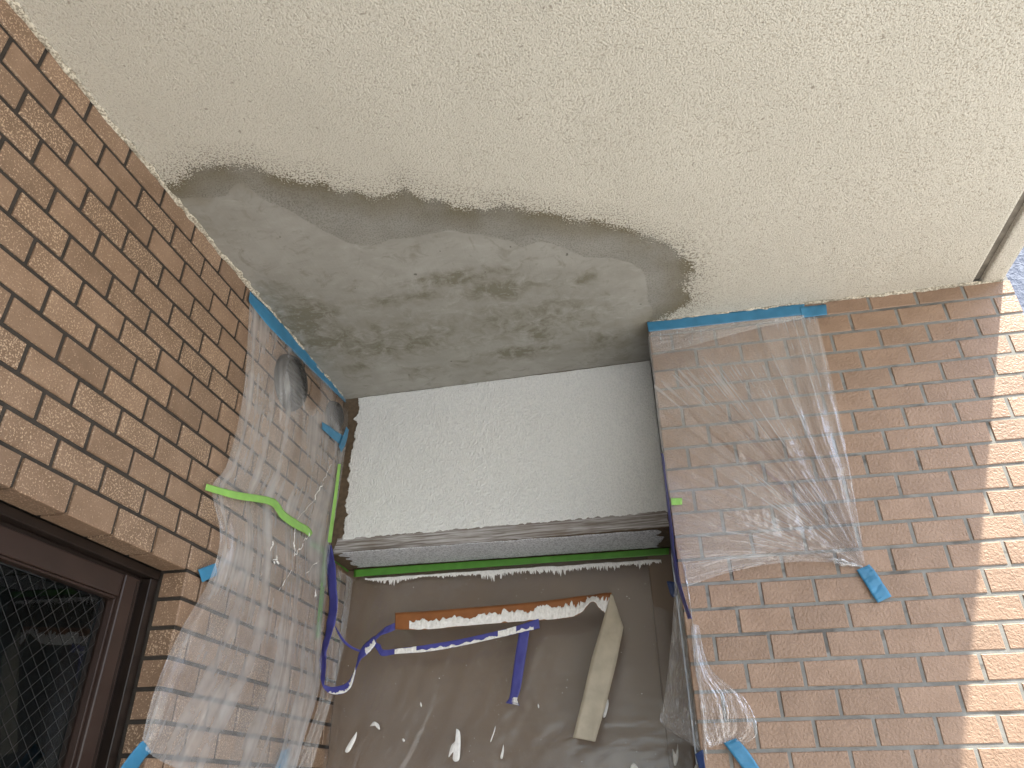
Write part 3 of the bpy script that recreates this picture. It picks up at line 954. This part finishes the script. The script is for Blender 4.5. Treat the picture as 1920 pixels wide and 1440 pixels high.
# ------------------------------------------------------------------ tapes
def strip(name, A, B, mat, label, cat="tape", group=None, ny=7, nx=None, lin=False, thick=0.0005, wob=0.0006, seed=1, parent=None):
    """ribbon between two edge polylines (world points), given a real thickness"""
    n = nx or max(12, len(A) * 14)
    if lin:
        li = lambda P: np.stack([np.interp(np.linspace(0, len(P) - 1, n), np.arange(len(P)), np.array(P)[:, k]) for k in range(3)], -1)
        a, b = li(A), li(B)
    else:
        a, b = crom(A, n), crom(B, n)
    w = np.linspace(0, 1, ny)[:, None, None]
    Gd = a[None] * (1 - w) + b[None] * w
    du = np.gradient(Gd, axis=1); dv = np.gradient(Gd, axis=0)
    N = np.cross(du, dv); N /= np.linalg.norm(N, axis=2, keepdims=True) + 1e-12
    N *= np.sign((N * (CAM - Gd)).sum(2, keepdims=True))
    s = np.linspace(0, 1, n)[None] * np.ones((ny, 1)); q = np.linspace(0, 1, ny)[:, None] * np.ones((1, n))
    Gd = Gd + N * (wob * fbm2(s * n * 0.12, q * 1.5, seed, 3))[..., None]
    c = Gd.reshape(-1, 3).mean(0)
    o = link(name, grid_mesh(name, Gd - c), mat, parent, c)
    md = o.modifiers.new("thickness", 'SOLIDIFY'); md.thickness = thick; md.offset = 0
    if parent is None:
        tag(o, label, cat, group)
    return o, Gd, N


def pts(lst, ax, c):
    if np.isscalar(c):
        c = [c] * len(lst)
    return [at(x, y, ax, k) for (x, y), k in zip(lst, c)]


GB = "blue masking tape pieces"
strip("masking_tape", pts([(469, 546), (515, 591), (560, 642), (610, 696), (653, 746)], 'x', .0065), pts([(467, 565), (504, 612), (548, 657), (600, 709), (648, 755)], 'x', .0075),
      M_BLUE, "long blue tape along the left wall just under the ceiling", group=GB, seed=2)
strip("masking_tape", pts([(1213, 604), (1300, 594), (1400, 582), (1508, 569)], 'y', Y_R - .0045), pts([(1216, 622), (1300, 613), (1400, 602), (1510, 590)], 'y', Y_R - .005),
      M_BLUE, "long blue tape along the right wall just under the ceiling", group=GB, seed=3)
strip("masking_tape", pts([(1500, 576), (1525, 573), (1549, 571)], 'y', Y_R - .0062), pts([(1504, 596), (1528, 593), (1551, 590)], 'y', Y_R - .0068),
      M_BLUE, "short blue tape end overlapping the right ceiling tape", group=GB, seed=4)
strip("masking_tape", pts([(604, 791), (622, 802), (647, 820)], 'x', .050), pts([(603, 803), (618, 817), (638, 834)], 'x', .050),
      M_BLUE, "slanting blue tape under the smaller vent cap", group=GB, seed=5)
strip("masking_tape", pts([(649, 800), (642, 822), (635, 836)], 'x', .053), pts([(654, 806), (649, 830), (640, 848)], 'x', .053),
      M_BLUE, "small upright blue tape at the beam's left edge", group=GB, seed=6)
strip("masking_tape", pts([(371.5, 1068), (387, 1062), (404, 1056)], 'x', [.006, .010, .012]), pts([(379, 1092), (393, 1085), (408, 1078)], 'x', [.006, .010, .012]),
      M_BLUE, "small blue tape square pinning the left film above the window jamb", group=GB, seed=7)
strip("masking_tape", pts([(268, 1389), (258, 1398), (226, 1440), (210, 1465)], 'x', [.012, .011, .008, .006]), pts([(284, 1410), (270, 1424), (252, 1452), (240, 1475)], 'x', [.012, .012, .008, .006]),
      M_BLUE, "blue tape holding the left film at the photo's bottom left", group=GB, seed=8)
strip("masking_tape", pts([(528, 1408), (522, 1428), (514, 1450)], 'x', .010), pts([(545, 1402), (541, 1424), (534, 1450)], 'x', .010),
      M_BLUE, "blue tape seen through the bottom of the left film", group=GB, seed=9)
strip("masking_tape", pts([(1606, 1069), (1620, 1090), (1634, 1113), (1646, 1130)], 'y', Y_R - .007), pts([(1630, 1058), (1644, 1076), (1658, 1097), (1672, 1118)], 'y', Y_R - .007),
      M_BLUE, "bright blue tape where the wrinkled film is gathered", group=GB, seed=10, wob=.0016)
strip("masking_tape", pts([(1356, 1393), (1372, 1413), (1390, 1438), (1410, 1470)], 'y', Y_R - .009), pts([(1380, 1384), (1400, 1405), (1424, 1440), (1444, 1470)], 'y', Y_R - .009),
      M_BLUE, "blue tape below the flared film scrap at the bottom edge", group=GB, seed=11, wob=.0012)
strip("masking_tape", pts([(1303, 1414), (1309, 1435), (1316, 1465)], 'y', Y_R + .004), pts([(1318, 1405), (1322, 1435), (1327, 1465)], 'y', Y_R - .002),
      M_NAVY, "dark navy tape stub at the pillar's foot", seed=12)
GG = "green masking tape strips"
xo = [.010, .019, .027, .030, .032, .034, .035, .035]
strip("masking_tape", pts([(387, 907), (440, 921), (505, 932), (522, 942), (535, 960), (560, 977), (580, 989), (586, 1000)], 'x', xo),
      pts([(385, 919), (440, 935), (495, 944), (513, 952), (527, 972), (552, 990), (572, 1000), (580, 1007)], 'x', xo),
      M_GREEN, "wavy bright green tape across the left film", group=GG, seed=13)
strip("masking_tape", pts([(582, 1014), (609, 1028), (629, 1044), (665.6, 1070)], 'x', .006), pts([(579, 1022), (607, 1038), (627, 1053), (663, 1081)], 'x', .006),
      M_GREEN_D, "short green tape on the left wall below the beam", group=GG, seed=14)
strip("masking_tape", pts([(664, 1068), (860, 1054), (1060, 1041), (1254, 1027)], 'y', 1.264), pts([(663, 1082), (860, 1067), (1060, 1053), (1254, 1040)], 'y', 1.263),
      M_GREEN_D, "long green tape across the top of the brown panel", group=GG, seed=15)
strip("masking_tape", pts([(634, 870), (625, 940), (614, 1016)], 'x', [.046, .045, .045]), pts([(639, 870), (631, 940), (621, 1018)], 'x', [.048, .047, .047]),
      M_GREEN, "thin upright green tape in the corner left of the beam", group=GG, seed=16)
strip("masking_tape", pts([(606, 1040), (600, 1110), (592, 1195)], 'x', .006), pts([(614, 1040), (608, 1110), (600, 1197)], 'x', .006),
      M_GREEN_D, "upright green tape behind the left film's lower edge", group=GG, seed=17)
strip("masking_tape", pts([(1258, 934), (1268, 934), (1279, 934)], 'y', Y_R - .005), pts([(1259, 947), (1268, 947), (1279, 946)], 'y', Y_R - .005),
      M_GREEN, "tiny green tape tab on the right film's edge", group=GG, seed=18)
GP = "violet tape peeled loose"
YT = 1.195
pv, Gv, Nv = strip("masking_tape", pts([(612, 1020), (612, 1060), (615, 1100), (616, 1140), (611, 1182), (602, 1218), (598, 1250), (604, 1286)], 'y', [1.13, 1.13, 1.13, 1.13, 1.13, 1.135, 1.14, 1.15]),
      pts([(622, 1022), (628, 1060), (631, 1100), (632, 1140), (625, 1182), (613, 1218), (611, 1250), (608, 1284)], 'y', [1.12, 1.12, 1.12, 1.12, 1.12, 1.125, 1.13, 1.15]),
      M_PURPLE, "wide violet tape hanging down from the beam's lower left corner", group=GP, seed=19, wob=.002)
p_loop, Gl, Nl = strip("masking_tape", pts([(607, 1284), (622, 1288), (640, 1285), (652, 1278), (662, 1262), (668, 1245), (673, 1225), (680, 1212), (692, 1200), (702, 1192)], 'y', [1.15, 1.155, 1.16, 1.165, 1.17, 1.175, 1.18, 1.185, 1.19, 1.19]),
      pts([(605, 1288), (618, 1300), (641, 1301), (657, 1290), (665, 1268), (669, 1252), (677, 1236), (690, 1226), (702, 1212), (706, 1204)], 'y', [1.15, 1.15, 1.155, 1.16, 1.165, 1.17, 1.175, 1.18, 1.185, 1.185]),
      M_PURPLE, "curled violet tape loop with white paint along its edge", group=GP, seed=20)
strip("masking_tape", pts([(626, 1168), (634, 1182), (647, 1201), (662, 1213), (679, 1220)], 'y', [1.12, 1.135, 1.15, 1.17, 1.185]), pts([(628, 1172), (633, 1187), (645, 1206), (661, 1217), (678, 1224)], 'y', [1.13, 1.14, 1.155, 1.175, 1.187]),
      M_PURPLE, "thin sagging violet strand joining tape and loop", group=GP, seed=21)
strip("masking_tape", pts([(698, 1201), (710, 1187), (724, 1175), (738, 1169), (753, 1161)], 'y', YT), pts([(701, 1204), (714, 1192), (730, 1186), (742, 1180), (754, 1178)], 'y', YT),
      M_PURPLE, "short violet tape tail meeting the brown tape's end", group=GP, seed=22, wob=.002)
p_bar, Gb, Nb = strip("masking_tape", pts([(699, 1203), (712, 1208), (719, 1218), (745, 1216), (800, 1209), (860, 1199), (920, 1186), (960, 1176), (1010, 1160)], 'y', YT - .006),
      pts([(702, 1212), (708, 1220), (717, 1230), (745, 1226), (800, 1222), (860, 1212), (920, 1199), (960, 1190), (1012, 1178)], 'y', YT - .004),
      M_PURPLE, "sloping violet tape streaked white under the brown tape", group=GP, seed=23, wob=.001)
p_ver, Gr, Nr = strip("masking_tape", pts([(974, 1183), (966, 1230), (958, 1290), (955, 1308), (948, 1318)], 'y', YT), pts([(993, 1181), (986, 1230), (976, 1290), (970, 1310), (974, 1323)], 'y', YT),
      M_PURPLE, "straight violet tape hanging free with a white tip", group=GP, seed=24, wob=.001)
yo = [YT - .004] * 5 + [YT - .010, YT - .022, YT - .012, YT - .006]
p_org, Go, No = strip("masking_tape", pts([(741, 1149), (800, 1146), (900, 1138), (980, 1131), (1050, 1123), (1085, 1118), (1110, 1115), (1130, 1112), (1147, 1111)], 'y', YT - .004),
      pts([(741, 1180), (800, 1180), (900, 1171), (980, 1165), (1050, 1160), (1085, 1152), (1110, 1129), (1125, 1142), (1139, 1153)], 'y', yo),
      M_ORANGE, "orange-brown tape thickly painted white along its lower edge", seed=25, wob=.001)
strip("masking_tape", pts([(1145, 1114), (1133, 1155), (1110, 1232), (1092, 1310), (1074, 1383)], 'y', [YT - .012, YT - .014, YT - .016, YT - .014, YT - .010]),
      pts([(1149, 1116), (1169, 1176), (1156, 1242), (1139, 1312), (1116, 1391)], 'y', [YT - .008, YT - .016, YT - .012, YT - .010, YT - .008]),
      M_TAN, "broad tan tape folded over and hanging down at right", seed=26, wob=.001, lin=True, nx=81)
strip("masking_tape", pts([(1239, 850), (1245, 900), (1256, 1000), (1263, 1070), (1290, 1160)], 'x', .862), pts([(1243, 850), (1249, 900), (1261, 1000), (1270, 1070), (1297, 1160)], 'x', .8605),
      M_PURPLE, "narrow violet tape line down the pillar's inner edge", group=GP, seed=27)
strip("masking_tape", pts([(1250, 1090), (1258, 1090), (1267, 1092)], 'y', 1.0), pts([(1256, 1112), (1262, 1120), (1270, 1116)], 'y', 1.0),
      M_NAVY, "small navy tape scrap in the recess beside the pillar", seed=28)


def paint_on(base, Gd, N, s0, s1, q0, q1, seed, top=0.25, bot=0.05, thick=0.0016, n=160, m=14):
    """ragged coat of wet paint lying on a ribbon: between fractions s0..s1 along and q0..q1 across"""
    ny, nx = Gd.shape[:2]
    s = np.linspace(s0, s1, n); w = np.linspace(0, 1, m)[:, None]
    k = (s1 - s0) * 40
    lo = np.clip(q0 + top * fbm2(s * 60, s * 0 + 1, seed, 4) * 0.5, 0.01, 0.97); hi = np.clip(q1 + bot * fbm2(s * 50, s * 0 + 4, seed + 1, 3), 0.03, 1.03)
    q = lo[None] * (1 - w) + hi[None] * w; S = np.repeat(s[None], m, 0)

    def samp(Aq):
        y = np.clip(q * (ny - 1), 0, ny - 1.001); x = np.clip(S * (nx - 1), 0, nx - 1.001)
        i, j = y.astype(int), x.astype(int); a, b = (y - i)[..., None], (x - j)[..., None]
        return (Aq[i, j] * (1 - a) * (1 - b) + Aq[i + 1, j] * a * (1 - b) + Aq[i, j + 1] * (1 - a) * b + Aq[i + 1, j + 1] * a * b)
    P = samp(Gd); NN = samp(N)
    e = np.minimum(np.minimum(w, 1 - w) * m * 0.7, 1) * np.ones((1, n))
    hgt = 0.0006 + thick * np.clip(e, 0.1, 1) * (0.8 + 0.5 * fbm2(S * 120, q * 6, seed + 2, 3))
    P = P + NN * hgt[..., None]
    c = P.reshape(-1, 3).mean(0)
    return link("paint", grid_mesh("paint", P - c), M_PAINT, base, c)


paint_on(p_org, Go, No, .07, .72, .40, .99, 51, 0.35, .04, .0025, 320)
paint_on(p_org, Go, No, .70, .985, .34, .99, 52, 0.35, .04, .002, 160)
paint_on(p_bar, Gb, Nb, .36, .46, .05, 1.0, 53, .2)
paint_on(p_bar, Gb, Nb, .46, .80, .62, 1.0, 54, .35)
paint_on(p_bar, Gb, Nb, .79, .895, .03, 1.0, 55, .1)
paint_on(p_bar, Gb, Nb, .89, .965, .60, .95, 56, .3)
paint_on(p_loop, Gl, Nl, .10, .36, .72, 1.0, 57, .3)
paint_on(p_loop, Gl, Nl, .34, .52, .25, 1.0, 58, .3)
paint_on(p_loop, Gl, Nl, .76, .96, .45, .98, 59, .3)
paint_on(p_ver, Gr, Nr, .72, .90, .45, .98, 60, .3)
paint_on(p_ver, Gr, Nr, .92, .99, .55, .95, 61, .2)

# paint edge and drips on the back film (parts of that film)
n = 700
s = np.linspace(0, 1, n)
xs = 0.065 + s * 0.775
teeth = np.abs(fbm2(s * 190, s * 0 + 2, 88, 3)); wv = 0.5 + 0.5 * fbm2(s * 9, s * 0, 90, 2)
hh = 0.004 + 0.014 * np.clip(teeth * wv * 1.5, 0, 1.6) + 0.004 * np.clip(wv, 0, 1)
z0 = H - 0.484 + 0.001 * fbm2(s * 30, s * 0, 93, 2)
m = 8
w = np.linspace(0, 1, m)[:, None]
Pz = z0[None] * (1 - w) + (z0 - hh)[None] * w
Py = np.full(Pz.shape, 1.2655) - 0.0012 * np.minimum(np.minimum(w, 1 - w) * 5, 1)
Pp = np.stack([np.repeat(xs[None], m, 0), Py, Pz], -1)
link("paint_edge", grid_mesh("paint_edge", Pp), M_PAINT, fb)


def drip(poly, y, seed, thick=0.0022):
    """blob of dried paint from an outline of photo points on the film"""
    P = np.array([at(px, py, 'y', y) for px, py in poly])
    n = 40
    Q = crom(np.vstack([P, P[:1]]), n + 1)[:-1]
    c = Q.mean(0)
    rings = [c + (Q - c) * k - np.array([0, h, 0]) for k, h in ((1.0, 0), (0.93, thick * 0.7), (0.6, thick), (0.02, thick * 1.1))]
    Gd = np.stack([np.vstack([r, r[:1]]) for r in rings]) - c
    link("paint_drip", grid_mesh("paint_drip", Gd), M_PAINT, fb, c)


def dribble(a, b, off, seed, r=0.0016):
    """thin broken paint run on the left film"""
    A, B = LW(a[0], a[1], off), LW(b[0], b[1], off)
    n = 26
    t = np.linspace(0, 1, n)
    C = A + (B - A) * t[:, None] + np.stack([t * 0, 0.004 * vnoise1(t * 7, seed), 0.004 * vnoise1(t * 7, seed + 1)], -1)
    rr = r * (0.25 + np.abs(vnoise1(t * 9 + 3, seed + 2)))
    ang = np.linspace(0, 2 * math.pi, 9)
    Gd = np.stack([C + np.stack([0.5 * rr * math.cos(k), rr * math.sin(k), rr * math.sin(k + 0.8)], -1) for k in ang])
    c = Gd.reshape(-1, 3).mean(0)
    link("paint_run", grid_mesh("paint_run", Gd - c), M_PAINT, fl, c)


for i, (a, b) in enumerate([((560, 971), (589, 938)), ((590, 935), (606, 905)), ((606, 900), (622, 872)), ((522, 1109), (546, 1072)), ((551, 1046), (568, 1022)),
                            ((569, 1015), (581, 1000)), ((514, 1055), (520, 1045)), ((514, 1048), (524, 1056)), ((552, 990), (553, 1040)), ((509, 1030), (513, 1015)),
                            ((591, 1120), (593, 1105)), ((572, 1078), (598, 1050))]):
    dribble(a, b, 0.046, 700 + 3 * i)

for i, poly in enumerate([
        [(669, 1372), (667, 1386), (655, 1409), (647, 1408), (657, 1389)],
        [(693, 1362), (701, 1353), (710, 1358), (712, 1368), (707, 1365), (701, 1358)],
        [(856, 1366), (863, 1376), (862, 1420), (855, 1428), (849, 1424), (850, 1410), (841, 1420), (846, 1398), (854, 1388)],
        [(944, 1396), (945, 1406), (942, 1422), (938, 1420), (941, 1408)],
        [(929, 1361), (928, 1370), (921, 1390), (920, 1388), (926, 1372)],
        [(1271, 1393), (1272, 1418), (1268, 1434), (1263, 1432), (1261, 1404), (1267, 1414)],
        [(1188, 1430), (1196, 1438), (1195, 1448), (1182, 1448), (1183, 1436)],
        [(1304, 1434), (1313, 1432), (1318, 1446), (1300, 1448)],
        [(789, 1316), (791, 1322), (790, 1326), (788, 1322)],
        [(756, 1384), (759, 1388), (757, 1391), (754, 1387)],
        [(1140, 1310), (1141, 1322), (1136, 1342), (1131, 1344), (1134, 1325)],
        [(1009, 1319), (1011, 1324), (1010, 1328), (1008, 1324)]]):
    drip(poly, 1.222, i)

# ------------------------------------------------------------------ beyond the corner
t = np.linspace(0, 1, 120); q = np.linspace(0, 1, 60)
T, Q = np.meshgrid(t, q)
Gs = np.stack([1.72 + T * 6.0, 2.6 + 0.06 * fbm2(T * 14, Q * 3, 500, 3), 0.02 + Q * 8.0], -1)
sh = link("mesh_sheet", grid_mesh("mesh_sheet", Gs), M_SHEET)
sh.modifiers.new("thickness", 'SOLIDIFY').thickness = 0.004
tag(sh, "pale blue mottled scaffold sheet beyond the outer corner", "sheet")
